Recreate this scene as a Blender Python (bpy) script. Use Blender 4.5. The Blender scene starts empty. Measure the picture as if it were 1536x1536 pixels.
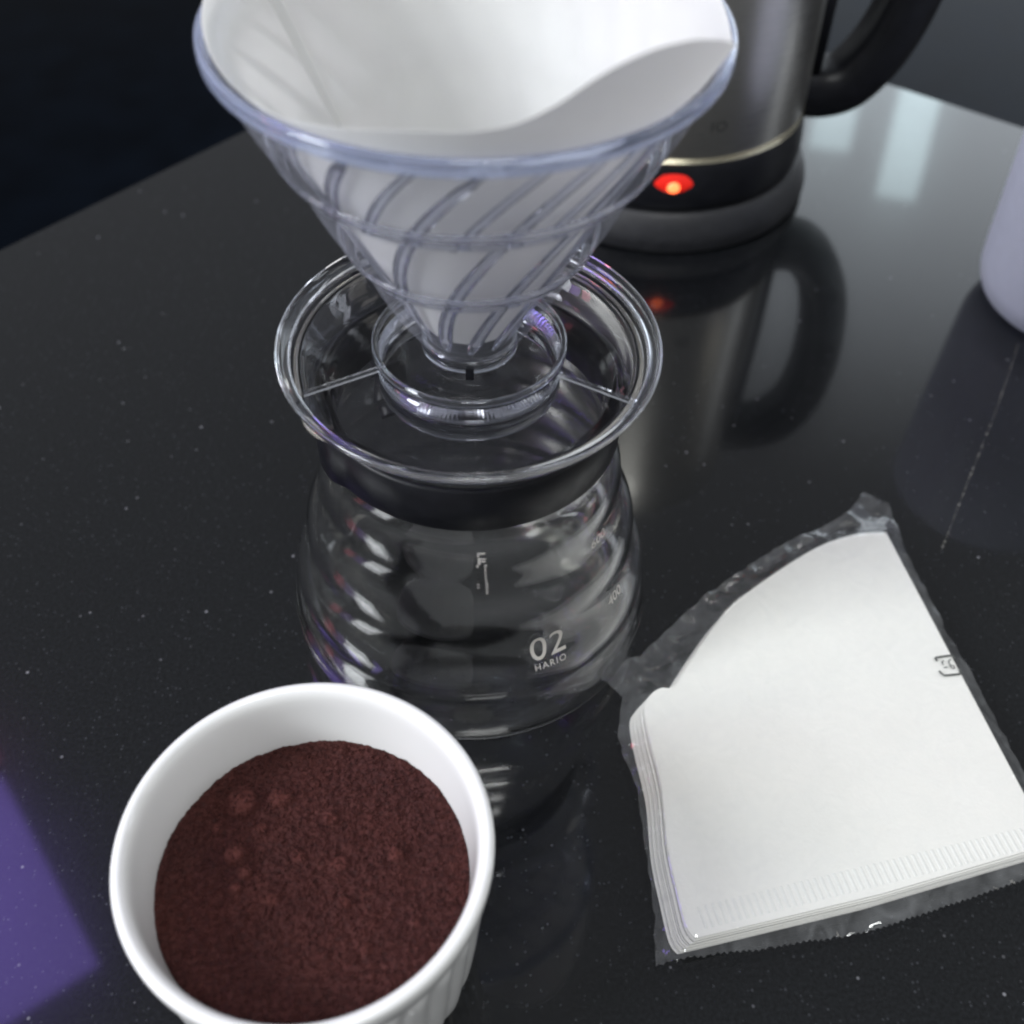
import bpy, bmesh, math, random
from mathutils import Vector, Matrix, noise, geometry

random.seed(7)
MM = 0.001
PI = math.pi
scene = bpy.context.scene
col = scene.collection

# ------------------------------------------------------------------ camera
cam_d = bpy.data.cameras.new('camera')
cam = bpy.data.objects.new('camera', cam_d)
col.objects.link(cam)
cam_d.sensor_width = 36
cam_d.lens = 36 * 1738.15 / 1536
cam_d.clip_start = 0.01
cam_d.clip_end = 60
Fw = Vector((0.03570784, 0.66534463, -0.74568189))
Rt = Vector((0.99934342, -0.02835607, 0.02255364))
Up = Vector((0.00613867, 0.74599763, 0.66592031))
m3 = Matrix((Rt, Up, -Fw)).transposed()
cam.matrix_world = Matrix.Translation((0, -0.24567, 0.32195)) @ m3.to_4x4()
cam_d.dof.use_dof = True
cam_d.dof.focus_distance = 0.33
cam_d.dof.aperture_fstop = 10.0
scene.camera = cam

# ------------------------------------------------------------------ world and lamps
world = bpy.data.worlds.new('World')
scene.world = world
world.use_nodes = True
bg = world.node_tree.nodes['Background']
bg.inputs['Color'].default_value = (0.92, 0.95, 1.0, 1)
bg.inputs['Strength'].default_value = 0.27


def area(name, loc, target, sx, sy, L, color):
    d = bpy.data.lights.new(name, 'AREA')
    d.shape = 'RECTANGLE'
    d.size, d.size_y = sx, sy
    d.energy = L * PI * sx * sy
    d.color = color
    o = bpy.data.objects.new(name, d)
    col.objects.link(o)
    o.location = loc
    o.rotation_euler = (Vector(target) - Vector(loc)).to_track_quat('-Z', 'Y').to_euler()
    return o


area('window_light', (-1.38, -0.56, 0.98), (0, 0, 0.1), 0.40, 0.62, 36.0, (0.93, 0.97, 1.0))
area('ceiling_light', (0.10, -0.70, 1.7), (0.05, 0, 0.05), 0.55, 0.36, 20.0, (0.97, 0.99, 0.98))
area('side_window_light', (1.25, 0.30, 0.66), (0.1, 0.27, 0.15), 0.13, 0.9, 4.0, (0.88, 0.93, 1.0))
area('warm_side_light', (1.25, -0.15, 0.62), (0.1, 0.1, 0.12), 0.30, 0.8, 1.5, (1.0, 0.96, 0.86))
area('far_window_light', (1.16, 2.5, 1.16), (0.5, 0, 0.0), 0.105, 0.52, 3.4, (0.72, 0.95, 1.0))
area('far_window_light', (0.945, 2.5, 1.04), (0.4, 0, 0.0), 0.105, 0.48, 2.9, (0.72, 0.95, 1.0))
fw = area('far_wall_standin', (1.9, 2.7, 1.2), (1.3, 0, 1.2), 2.6, 4.0, 1.0, (0.84, 0.92, 1.0))
fw.data.use_nodes = True              # added lamp stands in for an unseen wall; fade shaped for counter reflections
_nt = fw.data.node_tree
_g = _nt.nodes.new('ShaderNodeNewGeometry')
_s = _nt.nodes.new('ShaderNodeSeparateXYZ')
_u = _nt.nodes.new('ShaderNodeMapRange')
_v = _nt.nodes.new('ShaderNodeMapRange')
for _m, _ax, _a, _b in ((_u, 'X', 0.0, 0.45), (_v, 'Y', 0.95, 0.47)):
    _m.interpolation_type = 'SMOOTHSTEP'
    _m.inputs['From Min'].default_value = _a
    _m.inputs['From Max'].default_value = _b
    _nt.links.new(_s.outputs[_ax], _m.inputs['Value'])
_p = _nt.nodes.new('ShaderNodeMath')
_p.operation = 'MULTIPLY'
_q = _nt.nodes.new('ShaderNodeMath')
_q.operation = 'MULTIPLY'
_q.inputs[1].default_value = 2.0
_nt.links.new(_g.outputs['Parametric'], _s.inputs[0])
_nt.links.new(_u.outputs[0], _p.inputs[0])
_nt.links.new(_v.outputs[0], _p.inputs[1])
_nt.links.new(_p.outputs[0], _q.inputs[0])
_nt.links.new(_q.outputs[0], _nt.nodes['Emission'].inputs['Strength'])
area('left_red_light', (-1.25, -0.05, 0.62), (0, 0, 0.1), 0.14, 0.24, 6.5, (1.0, 0.24, 0.32))
area('left_purple_light', (-1.25, -0.24, 0.66), (0, 0, 0.1), 0.16, 0.24, 5.0, (0.52, 0.30, 1.0))
o = area('purple_light', (-0.667, 0.335, 1.1), (-0.667, 0.335, 0), 0.32, 0.30, 4.4, (0.34, 0.22, 1.0))
o.rotation_euler = (0, 0, math.atan2(-263, 188))
o = area('red_light', (-0.745, 0.545, 1.1), (-0.745, 0.545, 0), 0.07, 0.20, 1.6, (1.0, 0.22, 0.40))
o.rotation_euler = (0, 0, math.atan2(-263, 188))

scene.view_settings.view_transform = 'Standard'
scene.view_settings.look = 'None'
scene.view_settings.exposure = 0.13
scene.view_settings.gamma = 1.0
scene.cycles.max_bounces = 24
scene.cycles.transmission_bounces = 20
scene.cycles.transparent_max_bounces = 24
scene.cycles.glossy_bounces = 8
scene.cycles.use_denoising = True
scene.cycles.filter_width = 2.2

# ------------------------------------------------------------------ materials


def new_mat(name):
    m = bpy.data.materials.new(name)
    m.use_nodes = True
    nt = m.node_tree
    return m, nt, nt.nodes['Principled BSDF'], nt.nodes['Material Output']


def N(nt, t, **kw):
    n = nt.nodes.new(t)
    for k, v in kw.items():
        if k in n.inputs:
            n.inputs[k].default_value = v
        else:
            setattr(n, k, v)
    return n


def ramp(nt, fac, stops):
    r = nt.nodes.new('ShaderNodeValToRGB')
    el = r.color_ramp.elements
    while len(el) < len(stops):
        el.new(0.5)
    for e, (p, c) in zip(el, stops):
        e.position = p
        e.color = (c[0], c[1], c[2], 1) if not isinstance(c, (int, float)) else (c, c, c, 1)
    nt.links.new(fac, r.inputs['Fac'])
    return r


def bump(nt, bs, height, strength, dist):
    b = N(nt, 'ShaderNodeBump')
    b.inputs['Strength'].default_value = strength
    b.inputs['Distance'].default_value = dist
    nt.links.new(height, b.inputs['Height'])
    nt.links.new(b.outputs['Normal'], bs.inputs['Normal'])
    return b


def coords(nt):
    return N(nt, 'ShaderNodeTexCoord').outputs['Object']


def simple(name, c, rough=0.5, metal=0.0, spec=None, nz=None, ns=60, bumpd=None):
    m, nt, bs, out = new_mat(name)
    bs.inputs['Base Color'].default_value = (*c, 1)
    bs.inputs['Roughness'].default_value = rough
    bs.inputs['Metallic'].default_value = metal
    if spec is not None:
        bs.inputs['Specular IOR Level'].default_value = spec
    if nz:
        t = N(nt, 'ShaderNodeTexNoise', Scale=ns, Detail=5.0)
        nt.links.new(coords(nt), t.inputs['Vector'])
        r = ramp(nt, t.outputs['Fac'], [(0.3, tuple(v * (1 - nz) for v in c)), (0.7, tuple(min(1, v * (1 + nz)) for v in c))])
        nt.links.new(r.outputs['Color'], bs.inputs['Base Color'])
        r2 = ramp(nt, t.outputs['Fac'], [(0.3, max(0.02, rough - 0.06)), (0.7, min(1, rough + 0.08))])
        nt.links.new(r2.outputs['Color'], bs.inputs['Roughness'])
        if bumpd:
            bump(nt, bs, t.outputs['Fac'], 0.5, bumpd)
    return m


def mat_granite():
    m, nt, bs, out = new_mat('black_granite')
    co = coords(nt)
    cl = N(nt, 'ShaderNodeTexNoise', Scale=22.0, Detail=6.0)
    fine = N(nt, 'ShaderNodeTexNoise', Scale=900.0, Detail=3.0)
    vor = N(nt, 'ShaderNodeTexVoronoi', Scale=330.0)
    vor2 = N(nt, 'ShaderNodeTexVoronoi', Scale=760.0)
    for t in (cl, fine, vor, vor2):
        nt.links.new(co, t.inputs['Vector'])
    base = ramp(nt, fine.outputs['Fac'], [(0.35, (0.0032, 0.0036, 0.0042)), (0.7, (0.0085, 0.0094, 0.0108))])
    # crystals: cells picked by their random colour, small distance only

    def flecks(v, thr, size, colr, prev):
        sep = N(nt, 'ShaderNodeSeparateColor')
        nt.links.new(v.outputs['Color'], sep.inputs['Color'])
        gt = N(nt, 'ShaderNodeMath', operation='GREATER_THAN')
        gt.inputs[1].default_value = thr
        nt.links.new(sep.outputs[0], gt.inputs[0])
        rr = ramp(nt, v.outputs['Distance'], [(size * 0.4, 1.0), (size, 0.0)])
        mu = N(nt, 'ShaderNodeMath', operation='MULTIPLY')
        nt.links.new(gt.outputs[0], mu.inputs[0])
        nt.links.new(rr.outputs['Color'], mu.inputs[1])
        mu2 = N(nt, 'ShaderNodeMath', operation='MULTIPLY')
        nt.links.new(mu.outputs[0], mu2.inputs[0])
        nt.links.new(sep.outputs[1], mu2.inputs[1])
        mx = N(nt, 'ShaderNodeMix', data_type='RGBA')
        nt.links.new(mu2.outputs[0], mx.inputs['Factor'])
        nt.links.new(prev, mx.inputs[6])
        mx.inputs[7].default_value = (*colr, 1)
        return mx.outputs[2]
    c = flecks(vor2, 0.80, 0.42, (0.032, 0.034, 0.039), base.outputs['Color'])
    c = flecks(vor, 0.965, 0.22, (0.22, 0.22, 0.24), c)
    nt.links.new(c, bs.inputs['Base Color'])
    r = ramp(nt, cl.outputs['Fac'], [(0.3, 0.13), (0.75, 0.20)])
    nt.links.new(r.outputs['Color'], bs.inputs['Roughness'])
    bs.inputs['IOR'].default_value = 1.5
    bs.inputs['Coat Weight'].default_value = 0.75
    bs.inputs['Specular IOR Level'].default_value = 0.22
    bs.inputs['Coat Roughness'].default_value = 0.042
    bs.inputs['Coat IOR'].default_value = 1.45
    return m


def mat_glass(name, tint=(1, 1, 1), ior=1.47, rough=0.0, nscale=None, ndist=0.0):
    m, nt, bs, out = new_mat(name)
    bs.inputs['Base Color'].default_value = (*tint, 1)
    bs.inputs['Roughness'].default_value = rough
    bs.inputs['IOR'].default_value = ior
    bs.inputs['Transmission Weight'].default_value = 1.0
    if nscale:
        t = N(nt, 'ShaderNodeTexNoise', Scale=nscale, Detail=2.0)
        nt.links.new(coords(nt), t.inputs['Vector'])
        bump(nt, bs, t.outputs['Fac'], 1.0, ndist)
    return m


def mat_paper(name, c, trans=0.25, scale=900):
    m, nt, bs, out = new_mat(name)
    co = coords(nt)
    t = N(nt, 'ShaderNodeTexNoise', Scale=float(scale), Detail=4.0)
    t2 = N(nt, 'ShaderNodeTexNoise', Scale=45.0, Detail=3.0)
    nt.links.new(co, t.inputs['Vector'])
    nt.links.new(co, t2.inputs['Vector'])
    r = ramp(nt, t2.outputs['Fac'], [(0.3, tuple(v * 0.965 for v in c)), (0.7, c)])
    nt.links.new(r.outputs['Color'], bs.inputs['Base Color'])
    bs.inputs['Roughness'].default_value = 0.85
    bs.inputs['Specular IOR Level'].default_value = 0.2
    b = bump(nt, bs, t.outputs['Fac'], 0.35, 0.0002)
    tr = N(nt, 'ShaderNodeBsdfTranslucent')
    nt.links.new(r.outputs['Color'], tr.inputs['Color'])
    mx = N(nt, 'ShaderNodeMixShader', Fac=trans)
    nt.links.new(bs.outputs[0], mx.inputs[1])
    nt.links.new(tr.outputs[0], mx.inputs[2])
    nt.links.new(mx.outputs[0], out.inputs['Surface'])
    return m


def mat_film(name='clear_film', lo=0.04, hi=0.12):
    m, nt, bs, out = new_mat(name)
    bs.inputs['Base Color'].default_value = (0.75, 0.78, 0.8, 1)
    bs.inputs['Roughness'].default_value = 0.10
    tr = N(nt, 'ShaderNodeBsdfTransparent')
    tr.inputs['Color'].default_value = (0.995, 0.995, 0.995, 1)
    gl = N(nt, 'ShaderNodeBsdfGlossy', Roughness=0.07)
    fw = N(nt, 'ShaderNodeLayerWeight', Blend=0.5)
    pw = N(nt, 'ShaderNodeMath', operation='POWER')
    pw.inputs[1].default_value = 4.0
    nt.links.new(fw.outputs['Facing'], pw.inputs[0])
    lw = N(nt, 'ShaderNodeMath', operation='MULTIPLY_ADD')
    lw.inputs[1].default_value = 0.6
    lw.inputs[2].default_value = 0.075
    nt.links.new(pw.outputs[0], lw.inputs[0])
    t = N(nt, 'ShaderNodeTexNoise', Scale=120.0, Detail=3.0)
    t.inputs['Distortion'].default_value = 1.0
    nt.links.new(coords(nt), t.inputs['Vector'])
    b = N(nt, 'ShaderNodeBump')
    b.inputs['Strength'].default_value = 0.5
    b.inputs['Distance'].default_value = 0.0008
    nt.links.new(t.outputs['Fac'], b.inputs['Height'])
    nt.links.new(b.outputs['Normal'], gl.inputs['Normal'])
    mx = N(nt, 'ShaderNodeMixShader')
    nt.links.new(lw.outputs[0], mx.inputs[0])
    nt.links.new(tr.outputs[0], mx.inputs[1])
    nt.links.new(gl.outputs[0], mx.inputs[2])
    df = N(nt, 'ShaderNodeBsdfDiffuse')
    df.inputs['Color'].default_value = (0.86, 0.88, 0.90, 1)
    r = ramp(nt, t.outputs['Fac'], [(0.40, lo), (0.8, hi)])
    mx2 = N(nt, 'ShaderNodeMixShader')
    nt.links.new(r.outputs['Color'], mx2.inputs[0])
    nt.links.new(mx.outputs[0], mx2.inputs[1])
    nt.links.new(df.outputs[0], mx2.inputs[2])
    nt.links.new(mx2.outputs[0], out.inputs['Surface'])
    return m


def mat_clear_wall(name='clear_plastic_wall', dif=(0.48, 0.50, 0.58)):
    m, nt, bs, out = new_mat(name)
    bs.inputs['Base Color'].default_value = (*dif, 1)
    bs.inputs['Roughness'].default_value = 0.03
    bs.inputs['Specular IOR Level'].default_value = 1.0
    tr = N(nt, 'ShaderNodeBsdfTransparent')
    tr.inputs['Color'].default_value = (0.97, 0.97, 0.985, 1)
    fr = N(nt, 'ShaderNodeLayerWeight', Blend=0.5)
    pw = N(nt, 'ShaderNodeMath', operation='POWER')
    pw.inputs[1].default_value = 4.0
    nt.links.new(fr.outputs['Facing'], pw.inputs[0])
    ad = N(nt, 'ShaderNodeMath', operation='MULTIPLY_ADD')
    ad.inputs[1].default_value = 0.55
    ad.inputs[2].default_value = 0.035
    nt.links.new(pw.outputs[0], ad.inputs[0])
    mx = N(nt, 'ShaderNodeMixShader')
    nt.links.new(ad.outputs[0], mx.inputs[0])
    nt.links.new(tr.outputs[0], mx.inputs[1])
    nt.links.new(bs.outputs[0], mx.inputs[2])
    nt.links.new(mx.outputs[0], out.inputs['Surface'])
    return m


def mat_milky(name, c, tw, ior=1.5):
    m = mat_glass(name, c, ior, 0.03, 60, 0.0004)
    m.node_tree.nodes['Principled BSDF'].inputs['Transmission Weight'].default_value = tw
    return m


def mat_coffee():
    m, nt, bs, out = new_mat('ground_coffee')
    co = coords(nt)
    t = N(nt, 'ShaderNodeTexNoise', Scale=750.0, Detail=5.0)
    v = N(nt, 'ShaderNodeTexVoronoi', Scale=1100.0)
    big = N(nt, 'ShaderNodeTexNoise', Scale=60.0, Detail=3.0)
    for q in (t, v, big):
        nt.links.new(co, q.inputs['Vector'])
    r = ramp(nt, t.outputs['Fac'], [(0.3, (0.030, 0.0078, 0.0070)), (0.5, (0.050, 0.0132, 0.0114)), (0.85, (0.078, 0.0235, 0.0195))])
    r2 = ramp(nt, big.outputs['Fac'], [(0.3, (0.85, 0.85, 0.9)), (0.7, (1.1, 1.05, 1.0))])
    mx = N(nt, 'ShaderNodeMix', data_type='RGBA', blend_type='MULTIPLY')
    mx.inputs['Factor'].default_value = 1.0
    nt.links.new(r.outputs['Color'], mx.inputs[6])
    nt.links.new(r2.outputs['Color'], mx.inputs[7])
    at = N(nt, 'ShaderNodeAttribute', attribute_name='clump')
    mc = N(nt, 'ShaderNodeMath', operation='MULTIPLY')
    mc.inputs[1].default_value = 0.5
    nt.links.new(at.outputs['Fac'], mc.inputs[0])
    m4 = N(nt, 'ShaderNodeMix', data_type='RGBA')
    nt.links.new(mc.outputs[0], m4.inputs['Factor'])
    nt.links.new(mx.outputs[2], m4.inputs[6])
    m4.inputs[7].default_value = (0.115, 0.032, 0.026, 1)
    nt.links.new(m4.outputs[2], bs.inputs['Base Color'])
    bs.inputs['Roughness'].default_value = 0.8
    bs.inputs['Specular IOR Level'].default_value = 0.25
    bump(nt, bs, v.outputs['Distance'], 0.45, 0.0004)
    return m


def mat_steel():
    m, nt, bs, out = new_mat('brushed_steel')
    bs.inputs['Base Color'].default_value = (0.74, 0.725, 0.68, 1)
    bs.inputs['Metallic'].default_value = 1.0
    mp = N(nt, 'ShaderNodeMapping')
    mp.inputs['Scale'].default_value = (6, 6, 900)
    t = N(nt, 'ShaderNodeTexNoise', Scale=8.0, Detail=3.0)
    nt.links.new(coords(nt), mp.inputs['Vector'])
    nt.links.new(mp.outputs[0], t.inputs['Vector'])
    r = ramp(nt, t.outputs['Fac'], [(0.3, 0.26), (0.7, 0.34)])
    nt.links.new(r.outputs['Color'], bs.inputs['Roughness'])
    return m


def mat_emit(name, c, s):
    m, nt, bs, out = new_mat(name)
    bs.inputs['Base Color'].default_value = (*[v * 0.6 for v in c], 1)
    bs.inputs['Roughness'].default_value = 0.25
    bs.inputs['Emission Color'].default_value = (*c, 1)
    bs.inputs['Emission Strength'].default_value = s
    return m


def mat_painted_glint():
    m, nt, bs, out = new_mat('painted_cup_glint')
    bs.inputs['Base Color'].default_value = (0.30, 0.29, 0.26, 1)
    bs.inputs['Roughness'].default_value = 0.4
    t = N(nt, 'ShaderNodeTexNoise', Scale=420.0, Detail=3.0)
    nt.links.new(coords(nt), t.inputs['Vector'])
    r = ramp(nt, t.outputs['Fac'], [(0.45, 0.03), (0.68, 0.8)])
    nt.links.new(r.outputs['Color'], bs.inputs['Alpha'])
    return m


M = {
    'granite': mat_granite(),
    'floor': simple('dark_floor_tile', (0.0026, 0.0048, 0.0092), 0.16, spec=0.02, nz=0.3, ns=9),
    'glass': mat_glass('clear_glass', (0.985, 0.99, 0.985), 1.47, 0.0, 30, 0.00015),
    'plastic': mat_glass('clear_bluish_plastic', (0.90, 0.925, 0.985), 1.50, 0.02, 60, 0.0003),
    'filter': mat_paper('filter_paper', (0.93, 0.93, 0.915), 0.55),
    'stack': mat_paper('stacked_filter_paper', (0.90, 0.89, 0.85), 0.06),
    'emboss': mat_paper('embossed_paper', (0.85, 0.85, 0.82), 0.06),
    'film': mat_film(),
    'lip': mat_milky('glass_lip_painted_glow', (0.93, 0.90, 0.80), 0.78),  # cream milky tint paints in the light a clear glass rim picks up
    'clear_wall': mat_clear_wall(),
    'clear_plate': mat_clear_wall('clear_plastic_plate', (0.03, 0.03, 0.035)),
    'rim': mat_milky('milky_bluish_plastic', (0.64, 0.70, 0.90), 0.80),
    'rib': mat_milky('rib_plastic', (0.88, 0.90, 0.975), 0.95, 1.32),
    'porcelain': simple('white_porcelain', (0.80, 0.80, 0.79), 0.13, nz=0.02, ns=30),
    'coffee': mat_coffee(),
    'black_plastic': simple('black_plastic', (0.006, 0.0065, 0.009), 0.42, spec=0.3, nz=0.2, ns=200),
    'grey_plastic': simple('charcoal_plastic', (0.011, 0.0115, 0.014), 0.5, nz=0.15, ns=300),
    'steel': mat_steel(),
    'brass': simple('warm_trim', (0.62, 0.58, 0.45), 0.22, 1.0),
    'ink': simple('grey_ink', (0.075, 0.08, 0.075), 0.6),
    'print': simple('pale_print', (0.56, 0.53, 0.49), 0.6),
    'faint_print': simple('faint_print', (0.16, 0.16, 0.155), 0.35, 0.8),
    'lens': mat_emit('red_lens', (1.0, 0.025, 0.015), 0.32),
    'led': mat_emit('glowing_led', (1.0, 0.16, 0.05), 3.0),
    'painted_glint': mat_painted_glint(),
}


def mat_frosted():
    m, nt, bs, out = new_mat('frosted_plastic')
    bs.inputs['Base Color'].default_value = (0.72, 0.74, 0.82, 1)
    bs.inputs['Roughness'].default_value = 0.35
    t = N(nt, 'ShaderNodeTexNoise', Scale=40.0, Detail=3.0)
    nt.links.new(coords(nt), t.inputs['Vector'])
    tl = N(nt, 'ShaderNodeBsdfTranslucent')
    tl.inputs['Color'].default_value = (0.80, 0.82, 0.90, 1)
    mx = N(nt, 'ShaderNodeMixShader', Fac=0.5)
    nt.links.new(bs.outputs[0], mx.inputs[1])
    nt.links.new(tl.outputs[0], mx.inputs[2])
    tp = N(nt, 'ShaderNodeBsdfTransparent')
    mx2 = N(nt, 'ShaderNodeMixShader')
    r = ramp(nt, t.outputs['Fac'], [(0.3, 0.22), (0.7, 0.34)])
    nt.links.new(r.outputs['Color'], mx2.inputs[0])
    nt.links.new(mx.outputs[0], mx2.inputs[1])
    nt.links.new(tp.outputs[0], mx2.inputs[2])
    nt.links.new(mx2.outputs[0], out.inputs['Surface'])
    return m


M['frosted'] = mat_frosted()

# ------------------------------------------------------------------ mesh helpers


def mesh_obj(name, verts, faces, mat, parent=None, smooth=True, mm=True, doubles=False, fix=True):
    me = bpy.data.meshes.new(name)
    s = MM if mm else 1.0
    me.from_pydata([(v[0] * s, v[1] * s, v[2] * s) for v in verts], [], faces)
    bm = bmesh.new()
    bm.from_mesh(me)
    if doubles:
        bmesh.ops.remove_doubles(bm, verts=bm.verts, dist=1e-6)
    if fix:
        bmesh.ops.recalc_face_normals(bm, faces=bm.faces)
    for f in bm.faces:
        f.smooth = smooth
    bm.to_mesh(me)
    bm.free()
    me.materials.append(mat)
    o = bpy.data.objects.new(name, me)
    col.objects.link(o)
    if parent:
        o.parent = parent
    return o


def thing(name, label, cat, loc=(0, 0, 0), group=None):
    o = bpy.data.objects.new(name, None)
    o.empty_display_size = 0.02
    col.objects.link(o)
    o.location = [v * MM for v in loc]
    o['label'] = label
    o['category'] = cat
    if group:
        o['group'] = group
    return o


def crom(pts, n=8):
    """Catmull-Rom through (r, z) points"""
    out = []
    P = [pts[0]] + list(pts) + [pts[-1]]
    for i in range(1, len(P) - 2):
        a, b, c, d = P[i - 1], P[i], P[i + 1], P[i + 2]
        for k in range(n):
            t = k / n
            out.append(tuple(0.5 * (2 * b[j] + (c[j] - a[j]) * t + (2 * a[j] - 5 * b[j] + 4 * c[j] - d[j]) * t * t
                                    + (3 * b[j] - a[j] - 3 * c[j] + d[j]) * t ** 3) for j in range(len(b))))
    out.append(tuple(pts[-1]))
    return out


def lathe(name, prof, mat, parent=None, segs=128, closed=False, fn=None, smooth=True):
    """prof: (r, z) list; closed joins last to first"""
    V, Fc = [], []
    n = len(prof)
    for i in range(segs):
        th = 2 * PI * i / segs
        for (r, z) in prof:
            x, y, zz = (r * math.cos(th), r * math.sin(th), z) if fn is None else fn(th, r, z)
            V.append((x, y, zz))
    m = n if closed else n - 1
    for i in range(segs):
        a = i * n
        b = ((i + 1) % segs) * n
        for k in range(m):
            k2 = (k + 1) % n
            Fc.append((a + k, b + k, b + k2, a + k2))
    return mesh_obj(name, V, Fc, mat, parent, smooth, doubles=True)


def sweep(name, path, section, mat, parent=None, smooth=True, upv=(0, 1, 0)):
    """path: list of (pos, scale_u, scale_v); section: unit (u, v) loop; capped"""
    V, Fc = [], []
    n = len(section)
    for i, (p, su, sv) in enumerate(path):
        a = Vector(path[max(0, i - 1)][0])
        b = Vector(path[min(len(path) - 1, i + 1)][0])
        t = (b - a).normalized()
        bn = Vector(upv)
        bn = (bn - t * bn.dot(t)).normalized()
        nn = bn.cross(t).normalized()
        for (u, v) in section:
            V.append(Vector(p) + nn * (u * su) + bn * (v * sv))
    for i in range(len(path) - 1):
        for k in range(n):
            k2 = (k + 1) % n
            Fc.append((i * n + k, i * n + k2, (i + 1) * n + k2, (i + 1) * n + k))
    Fc.append(tuple(range(n - 1, -1, -1)))
    Fc.append(tuple((len(path) - 1) * n + k for k in range(n)))
    return mesh_obj(name, V, Fc, mat, parent, smooth)


def roundsec(n=16, e=3.0):
    out = []
    for k in range(n):
        a = 2 * PI * k / n
        c, s = math.cos(a), math.sin(a)
        out.append((math.copysign(abs(c) ** (2 / e), c), math.copysign(abs(s) ** (2 / e), s)))
    return out


def text_verts(body, size, spacing=1.0):
    cu = bpy.data.curves.new('lettering', 'FONT')
    cu.body = body
    cu.size = size
    cu.space_character = spacing
    cu.align_x = 'CENTER'
    cu.resolution_u = 5
    o = bpy.data.objects.new('lettering', cu)
    col.objects.link(o)
    dg = bpy.context.evaluated_depsgraph_get()
    me = bpy.data.meshes.new_from_object(o.evaluated_get(dg))
    vs = [tuple(v.co) for v in me.vertices]
    fs = [tuple(p.vertices) for p in me.polygons]
    bpy.data.objects.remove(o)
    bpy.data.curves.remove(cu)
    bpy.data.meshes.remove(me)
    return vs, fs


def sstep(a, b, x):
    t = min(1, max(0, (x - a) / (b - a)))
    return t * t * (3 - 2 * t)


# ------------------------------------------------------------------ counter and floor
C0 = Vector((58.6, 498.4))
dL = Vector((-96.5, -102.8)).normalized()
dR = Vector((58.7, -43.8)).normalized()
poly = [C0, C0 + dL * 1250, Vector((-500, -1000)), Vector((700, -1000)), C0 + dR * 1400]
bm = bmesh.new()
top = [bm.verts.new((v.x * MM, v.y * MM, 0)) for v in poly]
f = bm.faces.new(top)
ex = bmesh.ops.extrude_face_region(bm, geom=[f])
bmesh.ops.translate(bm, verts=[g for g in ex['geom'] if isinstance(g, bmesh.types.BMVert)], vec=(0, 0, -0.03))
bmesh.ops.recalc_face_normals(bm, faces=bm.faces)
bmesh.ops.bevel(bm, geom=list(bm.edges), offset=0.0018, segments=3, affect='EDGES')
me = bpy.data.meshes.new('counter')
bm.to_mesh(me)
bm.free()
me.materials.append(M['granite'])
counter = bpy.data.objects.new('counter', me)
col.objects.link(counter)
counter['kind'] = 'structure'

floor = mesh_obj('floor', [(-6000, -4000, -900), (6000, -4000, -900), (6000, 8000, -900), (-6000, 8000, -900)],
                 [(0, 1, 2, 3)], M['floor'])
floor['kind'] = 'structure'

# thin painted streak: mirrored highlight of the plastic cup's edge, put into colour
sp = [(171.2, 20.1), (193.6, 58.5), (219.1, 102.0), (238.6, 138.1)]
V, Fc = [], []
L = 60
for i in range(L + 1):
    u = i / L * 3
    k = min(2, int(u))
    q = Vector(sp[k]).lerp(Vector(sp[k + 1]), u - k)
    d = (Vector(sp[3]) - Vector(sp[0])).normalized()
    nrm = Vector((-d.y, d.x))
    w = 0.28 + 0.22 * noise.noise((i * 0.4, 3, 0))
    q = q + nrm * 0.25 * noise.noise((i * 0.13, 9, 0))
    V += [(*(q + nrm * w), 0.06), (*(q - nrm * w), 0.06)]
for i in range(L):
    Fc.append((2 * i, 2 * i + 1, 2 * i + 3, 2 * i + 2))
mesh_obj('painted_glint', V, Fc, M['painted_glint'], counter)

# ------------------------------------------------------------------ glass server
server = thing('coffee_server', 'round stepped clear glass coffee server with black neck band under the dripper', 'coffee server')
env = crom([(56.6, 22), (55.2, 32), (52.8, 42), (50.1, 52), (47.4, 62), (44.8, 72), (42.3, 82), (40.9, 88)], 8)


def env_r(z):
    for a, b in zip(env, env[1:]):
        if a[1] <= z <= b[1]:
            return a[0] + (b[0] - a[0]) * (z - a[1]) / (b[1] - a[1])
    return env[-1][0]


def bumped(z):
    k = sstep(20, 26, z) * (1 - sstep(80, 87, z))
    return env_r(z) + 0.85 * k * math.cos(2 * PI * (z - 30.0) / 22.0)


mids = [24 + 1.5 * k for k in range(42)]
oc = crom([(50.5, 0.3), (55.4, 1.4), (58.2, 6.0), (58.9, 12.5), (58.1, 18), (57.0, 22)], 6) + [(bumped(z), z) for z in mids] \
    + crom([(40.9, 88), (40.2, 94), (40.3, 101), (41.6, 106), (44.4, 110), (46.6, 112.4)], 6)


def server_r(z):
    for a, b in zip(oc, oc[1:]):
        if a[1] <= z <= b[1] and b[1] > a[1]:
            return a[0] + (b[0] - a[0]) * (z - a[1]) / (b[1] - a[1])
    return 48


inner = crom([(45.4, 112.2), (43.0, 110.0), (40.0, 106.6), (38.6, 101), (38.4, 94), (39.0, 88)], 6) + [(bumped(z) - 1.9, z - 0.3) for z in reversed(mids)] \
    + crom([(55.1, 21.6), (56.2, 17.6), (56.8, 12.5), (56.2, 7.2), (53.6, 3.9), (48.5, 2.6)], 6)
prof = [(0.0, 1.3), (30, 1.2), (44, 0.9)] + oc + [(46.9, 113.0), (46.6, 113.5), (46.0, 113.3)] + inner + [(30, 2.7), (0.0, 2.8)]
SPOUT = math.radians(-146)


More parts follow.
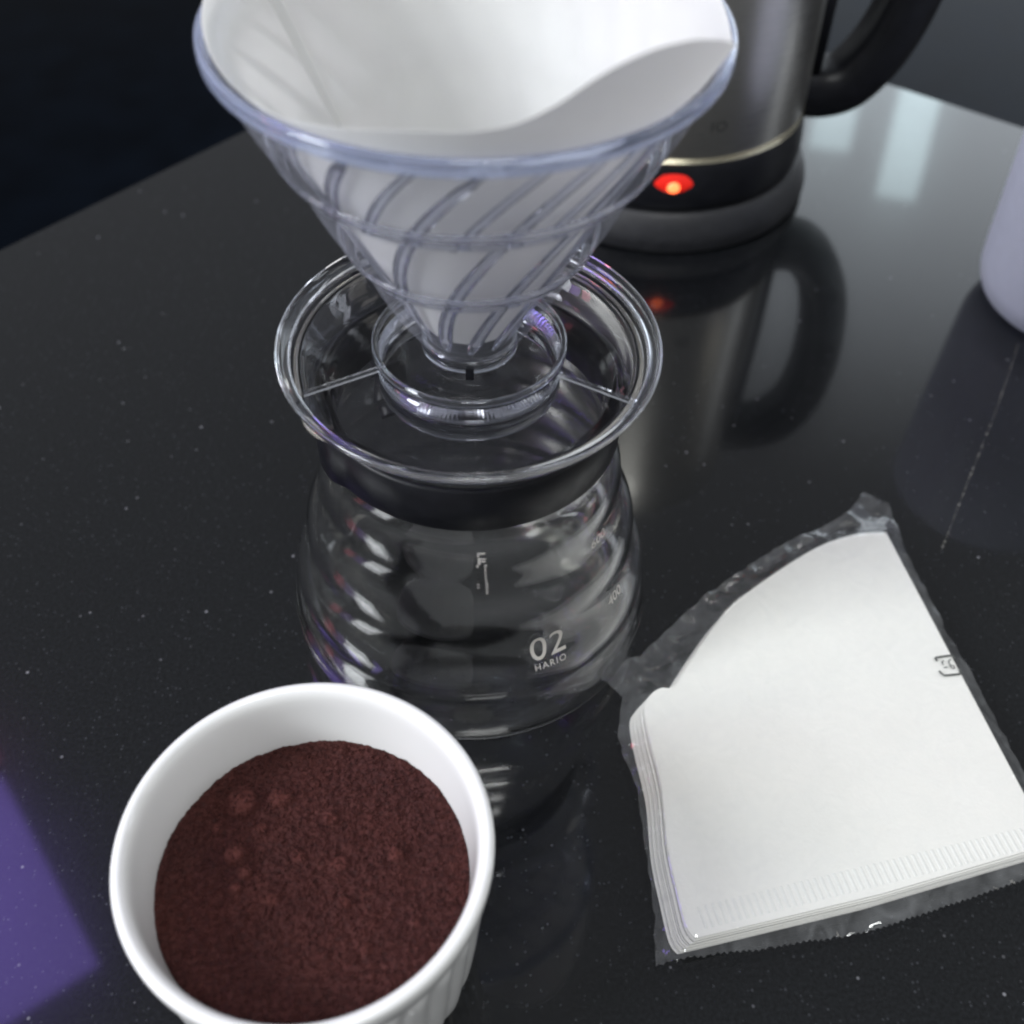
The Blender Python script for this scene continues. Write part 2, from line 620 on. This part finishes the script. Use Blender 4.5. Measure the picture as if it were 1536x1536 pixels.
def spout(th, r, z):
    d = (th - SPOUT + PI) % (2 * PI) - PI
    k = sstep(98, 113, z) * math.exp(-(d / 0.20) ** 2)
    r = r + 2.7 * k
    z = z - 1.5 * k
    return (r * math.cos(th), r * math.sin(th), z)


lathe('glass_body', prof, M['glass'], server, 160, fn=spout)
lathe('mouth_rim', [(46.9, 113.6), (48.0, 113.2), (48.2, 112.2), (47.2, 111.2), (46.75, 112.4), (46.95, 113.05)], M['lip'], server, 160, closed=True, fn=spout)
# band
bp = [(41.1, 87.4), (43.0, 87.2), (43.6, 88.0), (43.7, 95), (43.6, 102.2), (43.0, 103.0), (41.9, 102.9), (41.0, 98)]


def bandfn(th, r, z):
    d = (th - math.radians(-152) + PI) % (2 * PI) - PI
    k = math.exp(-(d / 0.16) ** 4) * (1 if r > 42.5 else 0)
    return ((r + 2.2 * k) * math.cos(th), (r + 2.2 * k) * math.sin(th), z)


lathe('neck_band', bp, M['black_plastic'], server, 160, closed=True, fn=bandfn)
# handle behind the server
ha = math.radians(114)
hp = []
for (r, z) in crom([(43, 97), (55, 100), (70, 99), (80, 91), (83, 76), (80, 58), (73, 42), (66, 36)], 6):
    hp.append(((r * math.cos(ha), r * math.sin(ha), z), 3.6, 6.5))
sweep('handle', hp, roundsec(16), M['black_plastic'], server, upv=(-math.sin(ha), math.cos(ha), 0))


def wrap_text(body, size, th0, z0, mat, spacing=1.0, bold=0):
    vs, fs = text_verts(body, size, spacing)
    out = []
    for (x, y, _) in vs:
        z = z0 + y * 0.98
        r = server_r(z) + 0.12
        th = math.radians(th0) + x / r
        out.append((r * math.cos(th), r * math.sin(th), z))
    return mesh_obj('printed_text', out, fs, mat, server, False, fix=False)


wrap_text('02', 12.0, -64.5, 36.8, M['print'], 1.05)
wrap_text('HARIO', 3.0, -64.5, 33.6, M['print'], 1.25)
wrap_text('400', 5.0, -33, 38.5, M['print'])
wrap_text('600', 5.0, -36, 63.5, M['print'])

# small white stamp on the server's base, seen through the glass
V, Fc = [], []
for (x0, y0, x1, y1) in ((2.4, 15.2, 3.0, 18.6), (3.2, 16.9, 5.2, 18.5), (2.6, 9.8, 3.5, 14.6), (3.6, 13.2, 5.6, 14.2), (3.6, 11.6, 5.4, 12.6),
                         (2.1, 8.4, 2.8, 9.6), (5.0, 8.8, 6.0, 9.8), (5.2, 5.4, 5.6, 8.6)):
    i0 = len(V)
    V += [(x0, y0, 2.95), (x1, y0, 2.95), (x1, y1, 2.95), (x0, y1, 2.95)]
    Fc.append((i0, i0 + 1, i0 + 2, i0 + 3))
mesh_obj('base_stamp', V, Fc, M['print'], server, False, fix=False)

# ------------------------------------------------------------------ dripper
dripper = thing('coffee_dripper', 'clear bluish plastic cone dripper with spiral ribs standing on the glass server', 'coffee dripper', (0, 0, 0))
Z0, Z1 = 121.0, 207.0


def cone_in(z):
    return 11.6 + (54.6 - 11.6) * (z - Z0) / (205.0 - Z0)


def cone_out(z):
    u = (z - Z0) / (Z1 - 5 - Z0)
    wave = 1.15 * abs(math.sin(PI * 3 * u)) if 0 < u < 1 else 0
    return cone_in(z) + 2.2 + wave


pr = []
zs = [Z0 + (Z1 - 5 - Z0) * k / 90 for k in range(91)]
pr += [(cone_out(z), z) for z in zs]
pr += [(cone_in(z), z) for z in reversed([Z0 + (201.6 - Z0) * k / 60 for k in range(61)])]
lathe('cone', pr, M['clear_wall'], dripper, 192, closed=True)
lathe('rim', [(55.6, 203.0), (57.2, 203.1), (57.9, 203.7), (58.0, 204.4), (57.7, 205.0), (58.0, 205.5), (57.9, 206.5), (57.4, 207.0), (56.7, 207.1), (56.1, 206.6), (55.0, 204.4), (54.2, 202.6)],
      M['rim'], dripper, 192, closed=True)
for zc in (180.0, 152.5):
    ra = cone_out(zc) - 0.2
    lathe('step_ring', [(cone_out(zc - 3.6) + 0.05, zc - 3.6), (cone_out(zc - 2.6) + 0.5, zc - 2.6), (cone_out(zc) + 0.9, zc), (cone_out(zc + 2.6) + 0.5, zc + 2.6), (cone_out(zc + 3.6) + 0.05, zc + 3.6), (cone_out(zc) + 0.15, zc)],
          M['rib'], dripper, 160, closed=True)

# spiral ribs inside the wall


def rib(name, zt, zb, w, hgt):
    path = []
    n = 44
    for k in range(n + 1):
        z = zt + (zb - zt) * k / n
        u = (204 - z) / (204 - Z0)
        th = -1.15 * (u ** 0.9)
        t = min(k, n - k) / 3.0
        sc = min(1, 0.35 + 0.65 * t)
        path.append((z, th, w * sc, hgt * sc))
    V, Fc = [], []
    for (z, th, ww, hh) in path:
        rw = cone_in(z) - 0.06
        for (du, dr) in ((-0.5, 0), (-0.32, 0.75), (0, 1), (0.32, 0.75), (0.5, 0)):
            r = rw - dr * hh
            a = th + du * ww / rw
            V.append((r * math.cos(a), r * math.sin(a), z))
    for i in range(n):
        for k in range(5):
            k2 = (k + 1) % 5
            Fc.append((i * 5 + k, i * 5 + k2, (i + 1) * 5 + k2, (i + 1) * 5 + k))
    Fc.append((0, 1, 2, 3, 4))
    Fc.append(tuple(n * 5 + k for k in (4, 3, 2, 1, 0)))
    return mesh_obj(name, V, Fc, M['rib'], dripper)


rl = rib('rib', 201.5, 122.0, 4.0, 1.6)
rs = rib('rib', 201.5, 173.0, 3.0, 1.5)
for src, off in ((rl, 0.0), (rs, PI / 12)):
    for k in range(12):
        o = src if k == 0 else src.copy()
        if k:
            col.objects.link(o)
            o.parent = dripper
        o.rotation_euler = (0, 0, k * PI / 6 + off + 0.12)

# plate with its raised edge, collars and ridges
plate = [(13.4, 116.3), (24, 116.0), (40, 115.4), (47.5, 115.2), (48.6, 115.35), (48.6, 113.9), (40, 113.8), (24, 114.2), (13.4, 114.4)]
lathe('base_plate', plate, M['clear_plate'], dripper, 160, closed=True)
lathe('plate_edge', [(48.75, 115.4), (50.6, 115.9), (51.9, 117.3), (52.3, 117.7), (52.6, 117.4), (52.6, 116.6), (51.6, 114.6), (48.75, 113.9)],
      M['plastic'], dripper, 160, closed=True)
lathe('ring_collar', [(25.0, 116.2), (25.1, 117.9), (25.5, 118.3), (26.2, 118.3), (26.6, 117.9), (26.7, 116.1)], M['plastic'], dripper, 128, closed=True)
lathe('lower_collar', [(24.2, 113.9), (24.1, 104.0), (24.4, 103.4), (25.1, 103.4), (25.4, 104.0), (25.5, 113.8)], M['plastic'], dripper, 128, closed=True)
lathe('drip_neck', [(12.1, 116.5), (12.1, 120.8), (13.0, 120.8), (13.1, 116.5)], M['plastic'], dripper, 96, closed=True)
for (x0, y0, x1, y1) in ((-22.8, -10.5, -43.5, -20.2), (23.6, -13.2, 44.2, -24.4), (0.6, 27.4, 1.0, 48.0)):
    a, b = Vector((x0, y0)), Vector((x1, y1))
    d = (b - a).normalized()
    q = Vector((-d.y, d.x)) * 0.6
    za, zb = 116.05, 115.35
    V = [(*(a + q), za), (*(a - q), za), (*(b - q), zb), (*(b + q), zb)]
    V += [(v[0] * 1, v[1] * 1, v[2] + 1.1) for v in V]
    mesh_obj('ridge', V, [(0, 1, 2, 3), (4, 5, 6, 7), (0, 1, 5, 4), (1, 2, 6, 5), (2, 3, 7, 6), (3, 0, 4, 7)], M['plastic'], dripper, False)
# dark notch below the drip hole
V = []
for z in (116.5, 120.3):
    V += [(-1.1, -14.9, z), (1.1, -14.9, z), (1.1, -15.6, z), (-1.1, -15.6, z)]
mesh_obj('drip_notch', V, [(0, 1, 2, 3), (4, 5, 6, 7), (0, 1, 5, 4), (1, 2, 6, 5), (2, 3, 7, 6), (3, 0, 4, 7)], M['black_plastic'], dripper, False)
# dripper handle, on the far side
ha = math.radians(72)
hp = []
for (r, z) in crom([(52.5, 191), (57, 190), (66, 182), (70, 168), (66, 150), (58, 134), (50, 120)], 6):
    hp.append(((r * math.cos(ha), r * math.sin(ha), z), 2.2, 6.0))
sweep('handle', hp, roundsec(16), M['plastic'], dripper, upv=(-math.sin(ha), math.cos(ha), 0))

# ------------------------------------------------------------------ paper filter in the dripper
prot = [(-180, 4), (-165, 2.5), (-150, 1.8), (-130, 2.7), (-120, 5.2), (-102, 9.3), (-90, 10.2), (-82, 12.3), (-76, 17), (-70, 23.8), (-65, 27.2), (-59, 28),
        (-50, 25), (-36, 16.5), (-22, 7.5), (-10, 4.0), (5, 3.6), (25, 5), (55, 9), (80, 14), (110, 16), (140, 14), (165, 8), (180, 4)]


def prot_at(deg):
    for i in range(len(prot) - 1):
        a, b = prot[i], prot[i + 1]
        if a[0] <= deg <= b[0]:
            t = (deg - a[0]) / (b[0] - a[0])
            p0 = prot[max(0, i - 1)][1]
            p3 = prot[min(len(prot) - 1, i + 2)][1]
            return 0.5 * (2 * a[1] + (b[1] - p0) * t + (2 * p0 - 5 * a[1] + 4 * b[1] - p3) * t * t + (3 * a[1] - p0 - 3 * b[1] + p3) * t ** 3)
    return 5


A1, A2 = 112.0, 154.0


def paper_point(deg, u, off=0.0):
    """u 0..1 from the tip to the top edge"""
    zb, zt = 126.0, 205.0 + prot_at((deg + 180) % 360 - 180) * 0.86
    z = zb + (zt - zb) * u
    r = cone_in(z) - 1.85
    d = deg % 360
    if A1 <= d <= A2 + 0.8:
        r -= 3.0 * u * sstep(A1, A2, d) * (1 - sstep(A2, A2 + 0.8, d))
    r += 1.75 * sstep(199.5, 206.5, z)
    r += 0.35 * noise.noise((math.cos(math.radians(deg)) * 1.7, math.sin(math.radians(deg)) * 1.7, z * 0.03)) * u
    r -= off
    th = math.radians(deg)
    return (r * math.cos(th), r * math.sin(th), z)


V, Fc = [], []
NT, NU = 450, 40
for i in range(NT):
    deg = i * 360 / NT
    for k in range(NU + 1):
        V.append(paper_point(deg, k / NU))
    for k in range(NU, -1, -1):
        V.append(paper_point(deg, k / NU, 0.16))
n = 2 * (NU + 1)
for i in range(NT):
    a, b = i * n, ((i + 1) % NT) * n
    for k in range(n - 1):
        Fc.append((a + k, b + k, b + k + 1, a + k + 1))
V.append((0, 0, 125.8))
for i in range(NT):
    Fc.append((i * n, ((i + 1) % NT) * n, len(V) - 1))
V.append((0, 0, 126.3))
for i in range(NT):
    Fc.append((i * n + n - 1, len(V) - 1, ((i + 1) % NT) * n + n - 1))
pf = mesh_obj('paper_filter', V, Fc, M['filter'])
pf.data.set_sharp_from_angle(angle=math.radians(40))
pf['label'] = 'open white paper cone filter lining the clear dripper'
pf['category'] = 'paper filter'

# ------------------------------------------------------------------ ramekin and coffee
CX, CY = -38.9, -122.5
ram = thing('ramekin', 'white porcelain ramekin with fluted outside holding the ground coffee', 'ramekin', (CX, CY, 0))
po = [(0, 2.2), (26, 2.2), (29, 0.2), (33, 0.2), (36, 3), (38.5, 14), (40.5, 34), (41.9, 54), (42.2, 58), (43.0, 61), (43.8, 64), (44.15, 67.2), (43.9, 69.2),
      (42.9, 70.1), (41.6, 69.9), (40.6, 68.6), (39.9, 66), (39.2, 60), (38.2, 50), (36.8, 34), (34.0, 12), (30, 6.5), (24, 5.2), (0, 5.0)]


def flute(th, r, z):
    k = sstep(3, 9, z) * (1 - sstep(53, 59, z)) * (1 if r > 37.0 + (z - 34) * 0.09 or (z < 34 and r > 35.4) else 0)
    r = r + k * 1.15 * abs(math.sin(th * 16)) - 0.5 * k
    return (r * math.cos(th), r * math.sin(th), z)


i_out = 17
lathe('bowl', crom(po[:7], 4)[:-1] + crom(po[6:], 5), M['porcelain'], ram, 384, fn=flute)

V, Fc = [], []
NR, NA = 130, 420
clumps = [(-20, 20, 4.4, 3.0), (-19.5, 6, 3.0, 2.4), (-16.5, 1, 1.9, 1.6), (-18.5, -3, 1.7, 1.3), (20, 5, 2.2, 1.4), (8, -7, 1.8, 1.3), (-10, 21, 3.0, 1.3),
          (-25, 13, 1.6, 1.0), (3, 15, 2.0, 0.9), (14, -18, 1.6, 0.9), (-4, 5, 2.0, 0.8), (-9, -6, 1.8, 0.9), (6, 3, 2.4, 0.8), (-14, 13, 1.5, 0.9), (25, -12, 1.3, 0.7)]


def coffee_h(x, y):
    z = 0.9 * noise.noise((x * 0.055, y * 0.055, 1.0)) + 0.5 * noise.noise((x * 0.22, y * 0.22, 4.0))
    z += 0.55 * noise.noise((x * 0.75, y * 0.75, 7.0)) + 0.45 * noise.noise((x * 1.9, y * 1.9, 2.0))
    r2 = (x * x + y * y) / 38.0 ** 2
    z += 1.4 * (1 - r2)
    for (cx, cy, cr, ch) in clumps:
        d = math.hypot(x - cx, y - cy) / cr
        if d < 1.3:
            wob = 1 + 0.28 * noise.noise((x * 0.9 + cx, y * 0.9, 3)) + 0.22 * noise.noise((x * 2.3 + cx, y * 2.3, 8))
            z += 1.1 * ch * math.sqrt(max(0, 1 - (d / wob) ** 2)) if d < wob else 0
    return z


for i in range(NA):
    a = 2 * PI * i / NA
    for k in range(NR + 1):
        r = 38.15 * (k / NR) ** 0.75
        x, y = r * math.cos(a), r * math.sin(a)
        e = 0.35 * noise.noise((math.cos(a) * 9, math.sin(a) * 9, 5)) * (k == NR)
        V.append((x, y, 50.0 + coffee_h(x, y) + e))
for i in range(NA):
    a, b = i * (NR + 1), ((i + 1) % NA) * (NR + 1)
    for k in range(NR):
        Fc.append((a + k, a + k + 1, b + k + 1, b + k))
# loose grains on the surface
tet = [(1, 1, 1), (-1, -1, 1), (-1, 1, -1), (1, -1, -1)]
for q in range(15000):
    r = 37.6 * math.sqrt(random.random())
    a = random.uniform(0, 2 * PI)
    x, y = r * math.cos(a), r * math.sin(a)
    s = random.uniform(0.10, 0.26) * (1.7 if random.random() < 0.08 else 1)
    z = 50.0 + coffee_h(x, y) + s * 0.5
    rot = Matrix.Rotation(random.uniform(0, 6.28), 3, Vector((random.random(), random.random(), random.random() + 0.01)).normalized())
    b0 = len(V)
    for t in tet:
        w = rot @ Vector(t) * s
        V.append((x + w.x, y + w.y, z + w.z))
    Fc += [(b0, b0 + 1, b0 + 2), (b0, b0 + 3, b0 + 1), (b0, b0 + 2, b0 + 3), (b0 + 1, b0 + 3, b0 + 2)]
cof = mesh_obj('ground_coffee', V, Fc, M['coffee'], None, True, doubles=False)
cof.location = (CX * MM, CY * MM, 0)
at = cof.data.attributes.new('clump', 'FLOAT', 'POINT')
for i, v in enumerate(cof.data.vertices):
    x, y = v.co.x / MM, v.co.y / MM
    at.data[i].value = max(max(0, 1 - (math.hypot(x - c[0], y - c[1]) / c[2]) ** 4) for c in clumps) if i < NA * (NR + 1) else random.random() * 0.5
cof['label'] = 'dark reddish brown ground coffee filling the white ramekin'
cof['category'] = 'ground coffee'
cof['kind'] = 'stuff'

# ------------------------------------------------------------------ pack of filter papers
pack = thing('filter_pack', 'clear plastic pack of white cone filter papers lying on the black counter', 'filter pack', (0, 0, 0))
paper = [(168.4, -97.6), (149.4, 22.5), (138.8, 21.8), (125.5, 17.1), (111.9, 8.6), (98.1, -1.6), (87.2, -10.9), (77.5, -23.5), (70.3, -34.0), (64.8, -41.9),
         (60.4, -42.4), (56.4, -45.4), (54.4, -50.0), (54.9, -61.2), (56.6, -77.2), (56.2, -95.9), (57.3, -109.1), (58.6, -119.8), (60.6, -123.2), (115.0, -111.6)]
arc = crom(paper[1:19], 5)
sheet = [paper[0]] + arc + [paper[19]]
TH = 9.0
NS = 30


def sheet_mesh(t):
    V = [(x, y, 0) for x, y in sheet] + [(x, y, t) for x, y in sheet]
    n = len(sheet)
    Fc = [tuple(range(n - 1, -1, -1)), tuple(range(n, 2 * n))]
    Fc += [(k, (k + 1) % n, n + (k + 1) % n, n + k) for k in range(n)]
    return V, Fc


V, Fc = sheet_mesh(TH / NS * 0.86)
s0 = None
for k in range(NS):
    if s0 is None:
        o = s0 = mesh_obj('filter_sheet', V, Fc, M['stack'], pack, False)
    else:
        o = s0.copy()
        col.objects.link(o)
        o.parent = pack
    u = 1 - k / (NS - 1)
    sx = -4.2 * u ** 1.3 + random.uniform(-0.25, 0.25)
    sy = -1.0 * u + random.uniform(-0.3, 0.3)
    if k == NS - 1:
        sx = sy = 0
    o.location = (sx * MM, sy * MM, (0.15 + TH * k / NS) * MM)
    o.rotation_euler = (0, 0, 0 if k == NS - 1 else random.uniform(-0.003, 0.003))
ZT = 0.15 + TH * (NS - 1) / NS + TH / NS * 0.86

# embossed crimp marks along the straight edge
a, b = Vector((62.5, -117.6)), Vector((166.6, -94.6))
d = (b - a).normalized()
nrm = Vector((-d.y, d.x))
V, Fc = [], []
L = (b - a).length
step = 2.05
for k in range(int(L / step)):
    c = a + d * (k * step + 1)
    i0 = len(V)
    hw, hl = 0.52, 3.3
    for (u, v, z) in ((-hw, -hl, 0), (hw, -hl, 0), (hw, hl, 0), (-hw, hl, 0), (-hw * .5, -hl * .9, .16), (hw * .5, -hl * .9, .16), (hw * .5, hl * .9, .16), (-hw * .5, hl * .9, .16)):
        q = c + d * u + nrm * v
        V.append((q.x, q.y, ZT - 0.02 + z))
    Fc += [tuple(i0 + j for j in f) for f in ((4, 5, 6, 7), (0, 1, 5, 4), (1, 2, 6, 5), (2, 3, 7, 6), (3, 0, 4, 7))]
o = mesh_obj('crimp_marks', V, Fc, M['emboss'], pack, False)
o['kind'] = 'stuff'

# wrapper film
film = [(149.5, 49.6), (157.0, 42.7), (157.4, 29.4), (155.9, 18.6), (163.5, -30.0), (173.2, -93.8), (171.5, -104.4), (160.2, -106.2), (115.0, -119.3),
        (81.6, -124.6), (64.0, -126.9), (50.2, -127.9), (50.1, -120.3), (51.2, -115.0), (50.2, -92.5), (50.0, -74.9), (48.0, -68.0), (45.9, -56.0), (48.7, -42.2),
        (43.3, -33.1), (51.9, -26.3), (56.5, -25.1), (74.8, -7.0), (91.2, 7.5), (102.3, 15.4), (130.1, 31.9), (141.1, 38.4)]
zig = {7, 8, 9, 10, 0, 26}          # sealed, pinked edges
outl = []
for i, p in enumerate(film):
    q = film[(i + 1) % len(film)]
    a, b = Vector(p), Vector(q)
    L = (b - a).length
    st = 0.9 if i in zig else 2.0
    m = max(1, int(L / st))
    nn = Vector((-(b - a).y, (b - a).x)).normalized()
    for k in range(m):
        w = a.lerp(b, k / m)
        if i in zig and i != 26:
            w += nn * (0.28 if k % 2 else -0.28)
        elif k:
            w += nn * 0.5 * noise.noise((w.x * 0.2, w.y * 0.2, 0))
        outl.append(w)


def in_poly(p, pg):
    r = False
    j = len(pg) - 1
    for i in range(len(pg)):
        if (pg[i][1] > p[1]) != (pg[j][1] > p[1]) and p[0] < (pg[j][0] - pg[i][0]) * (p[1] - pg[i][1]) / (pg[j][1] - pg[i][1]) + pg[i][0]:
            r = not r
        j = i
    return r


def dist_poly(p, pg):
    best = 1e9
    P = Vector(p)
    for i in range(len(pg)):
        a, b = Vector(pg[i]), Vector(pg[(i + 1) % len(pg)])
        ab = b - a
        t = max(0, min(1, (P - a).dot(ab) / max(ab.dot(ab), 1e-9)))
        best = min(best, (P - a - ab * t).length)
    return best


def ridged(x, y, s):
    v = noise.noise((x * s, y * s, s * 7))
    return 1 - abs(v) * 2


def film_z(x, y):
    dd = dist_poly((x, y), sheet)
    ins = in_poly((x, y), sheet)
    if ins:
        k = sstep(0, 9, dd)
        fold = 0.8 * math.exp(-((x - 104 - (y + 60) * -0.13) / 2.2) ** 2)
        return ZT + 0.30 + 0.30 * k * max(0, noise.noise((x * 0.03, y * 0.02, 2)) + 0.3) + 0.55 * fold + 0.3 * (1 - k) * max(0, ridged(x, y, 0.10)) \
            + 0.10 * max(0, noise.noise((x * 0.12 + y * 0.05, y * 0.04, 12)))
    w = (1.2 * ridged(x, y, 0.06) + 1.0 * ridged(x, y, 0.15)) * sstep(0, 6, dd)
    return max(0.35, 1.0 + (ZT - 0.6) * math.exp(-(dd / 5.0) ** 1.4) + 1.3 * w)


pts = list(outl)
ed = [(i, (i + 1) % len(outl)) for i in range(len(outl))]
y = -128.0
pgl = [tuple(v) for v in outl]
while y < 50:
    x = 43.0
    while x < 176:
        q = (x + random.uniform(-.4, .4), y + random.uniform(-.4, .4))
        if in_poly(q, film) and dist_poly(q, film) > 1.3:
            pts.append(Vector(q))
        x += 1.7
    y += 1.7
res = geometry.delaunay_2d_cdt([Vector((p[0], p[1])) for p in pts], ed, [], 1, 1e-5)
V = [(v.x, v.y, film_z(v.x, v.y)) for v in res[0]]
mesh_obj('film_wrapper', V, [tuple(f) for f in res[2]], M['film'], pack, True)

# printed mark on the film: a broken box round two characters
def strokes(lines, w, z):
    V, Fc = [], []
    for ln in lines:
        P = [Vector(q) for q in ln]
        i0 = len(V)
        for i, q in enumerate(P):
            t = (P[min(i + 1, len(P) - 1)] - P[max(i - 1, 0)]).normalized()
            nn = Vector((-t.y, t.x)) * w * 0.5
            V += [(*(q + nn), z), (*(q - nn), z)]
        for i in range(len(P) - 1):
            Fc.append((i0 + 2 * i, i0 + 2 * i + 1, i0 + 2 * i + 3, i0 + 2 * i + 2))
    return V, Fc


lines = [[(152.2, -33.9), (151.9, -32.7), (152.3, -32.4), (157.0, -31.7), (157.9, -31.9), (158.3, -32.9)],
         [(151.8, -37.6), (152.2, -38.6), (153.0, -39.5), (158.0, -39.0), (158.6, -38.8), (158.6, -36.8)]]
V, Fc = strokes(lines, 0.75, ZT + 0.95)
mesh_obj('printed_mark', V, Fc, M['ink'], pack, False)
lines = [[(154.4, -33.6), (153.8, -34.2), (153.6, -34.9), (153.9, -35.4)], [(153.7, -36.4), (155.0, -36.2)],
         [(157.0, -33.2), (156.2, -33.6), (155.9, -34.6), (156.0, -35.8), (156.3, -36.7), (156.9, -36.9), (157.3, -36.3), (157.1, -35.7), (156.1, -35.6)]]
V, Fc = strokes(lines, 0.42, ZT + 0.95)
mesh_obj('printed_character', V, Fc, M['ink'], pack, False)

# ------------------------------------------------------------------ kettle
KX, KY = 95.0, 276.0
ket = thing('electric_kettle', 'brushed steel electric kettle with black handle and glowing red switch light', 'kettle', (KX, KY, 0))
lathe('power_base', crom([(0, 0.3), (60, 0.3), (72.5, 0.6), (74.2, 3), (74, 8), (71.5, 14), (68.6, 18), (66.5, 18.6)], 4) + [(0, 18.6)], M['grey_plastic'], ket, 128)
lathe('lower_collar', [(0, 19.0)] + crom([(64, 19.0), (67.3, 19.4), (68.6, 24), (68.4, 32), (67.2, 40), (66.4, 42.2)], 4) + [(0, 42.2)], M['black_plastic'], ket, 128)
lathe('trim_ring', [(64, 42.3), (66.9, 42.3), (67.2, 42.9), (67.0, 43.6), (64, 43.6)], M['brass'], ket, 128, closed=True)
lathe('body', [(60, 43.7), (66.0, 43.7), (66.3, 46), (65.6, 100), (63.5, 160), (61.5, 196), (60.5, 198), (58, 198)], M['steel'], ket, 160, closed=True)
lathe('lid', [(0, 204)] + crom([(30, 203.5), (50, 201.5), (58.5, 199.5), (60, 198.4)], 4) + [(0, 198.3)], M['black_plastic'], ket, 96)
hp = []
for (x, z) in crom([(63, 46), (76, 45), (88, 50), (99, 66), (106, 88), (109, 112), (109, 135), (105, 158), (95, 174), (82, 181), (60, 182)], 6):
    hp.append(((x, 0, z), 12.5, 14))
sweep('handle', hp, roundsec(24, 3.2), M['black_plastic'], ket)
V = []
for s, xx in ((-1, 63), (1, 72)):
    pass
sweep('handle_mount', [((66.2, 0, 43.8), 5.5, 11), ((66.2, 0, 100), 5.5, 11), ((64.5, 0, 150), 5.5, 11), ((62, 0, 190), 5.5, 11)], roundsec(20, 4), M['black_plastic'], ket)
sp_ = [((-58, 0, 160), 8, 16), ((-66, 0, 178), 8, 15), ((-76, 0, 196), 5, 11)]
sweep('spout', sp_, roundsec(20, 2), M['steel'], ket)
# switch light


def lens(name, a0, z0, hw, hh, rr, mat, pw):
    V, Fc = [], []
    n, m = 28, 6
    V.append((*(Vector((math.cos(a0), math.sin(a0))) * (rr + 1.6)), z0))
    for k in range(1, m + 1):
        u = k / m
        for i in range(n):
            t = 2 * PI * i / n
            c, s = math.cos(t), math.sin(t)
            s = math.copysign(abs(s) ** pw, s)
            an = a0 + c * hw * u / 68
            r = rr + 1.6 * (1 - u * u)
            V.append((r * math.cos(an), r * math.sin(an), z0 + s * hh * u))
    for i in range(n):
        Fc.append((0, 1 + i, 1 + (i + 1) % n))
    for k in range(m - 1):
        for i in range(n):
            Fc.append((1 + k * n + i, 1 + (k + 1) * n + i, 1 + (k + 1) * n + (i + 1) % n, 1 + k * n + (i + 1) % n))
    return mesh_obj(name, V, Fc, mat, ket)


lens('switch_light', math.radians(-92.5), 33.0, 11.5, 5.6, 67.6, M['lens'], 1.5)
lens('led_bulb', math.radians(-92.5), 32.4, 3.0, 2.8, 68.9, M['led'], 1.0)
vs, fs = text_verts('IO', 7.0, 1.1)
V = []
for (x, yv, _) in vs:
    th = math.radians(-78) + x / 66.4
    V.append((66.45 * math.cos(th), 66.45 * math.sin(th), 58 + yv))
mesh_obj('faint_lettering', V, fs, M['faint_print'], ket, False, fix=False)

# ------------------------------------------------------------------ frosted cup at the side
cup = thing('plastic_cup', 'frosted translucent plastic cup standing on the counter beside the kettle', 'cup', (270.5, 165, 0))
pc = crom([(0, 0.4), (26, 0.4), (33, 1.0), (39, 4.5), (42.4, 11), (43.6, 20), (44.6, 50), (46.5, 110), (47.0, 118)], 6) + [(46.2, 118.6)] \
    + crom([(45.4, 118), (43.2, 50), (42.2, 21), (40.6, 12), (37.4, 6.6), (32, 3.4), (26, 2.6), (0, 2.6)], 6)
lathe('cup_wall', pc, M['frosted'], cup, 128)
lathe('foot_ring', [(31, 2.9), (32.5, 2.9), (32.7, 4.4), (31.2, 4.4)], M['frosted'], cup, 96, closed=True)
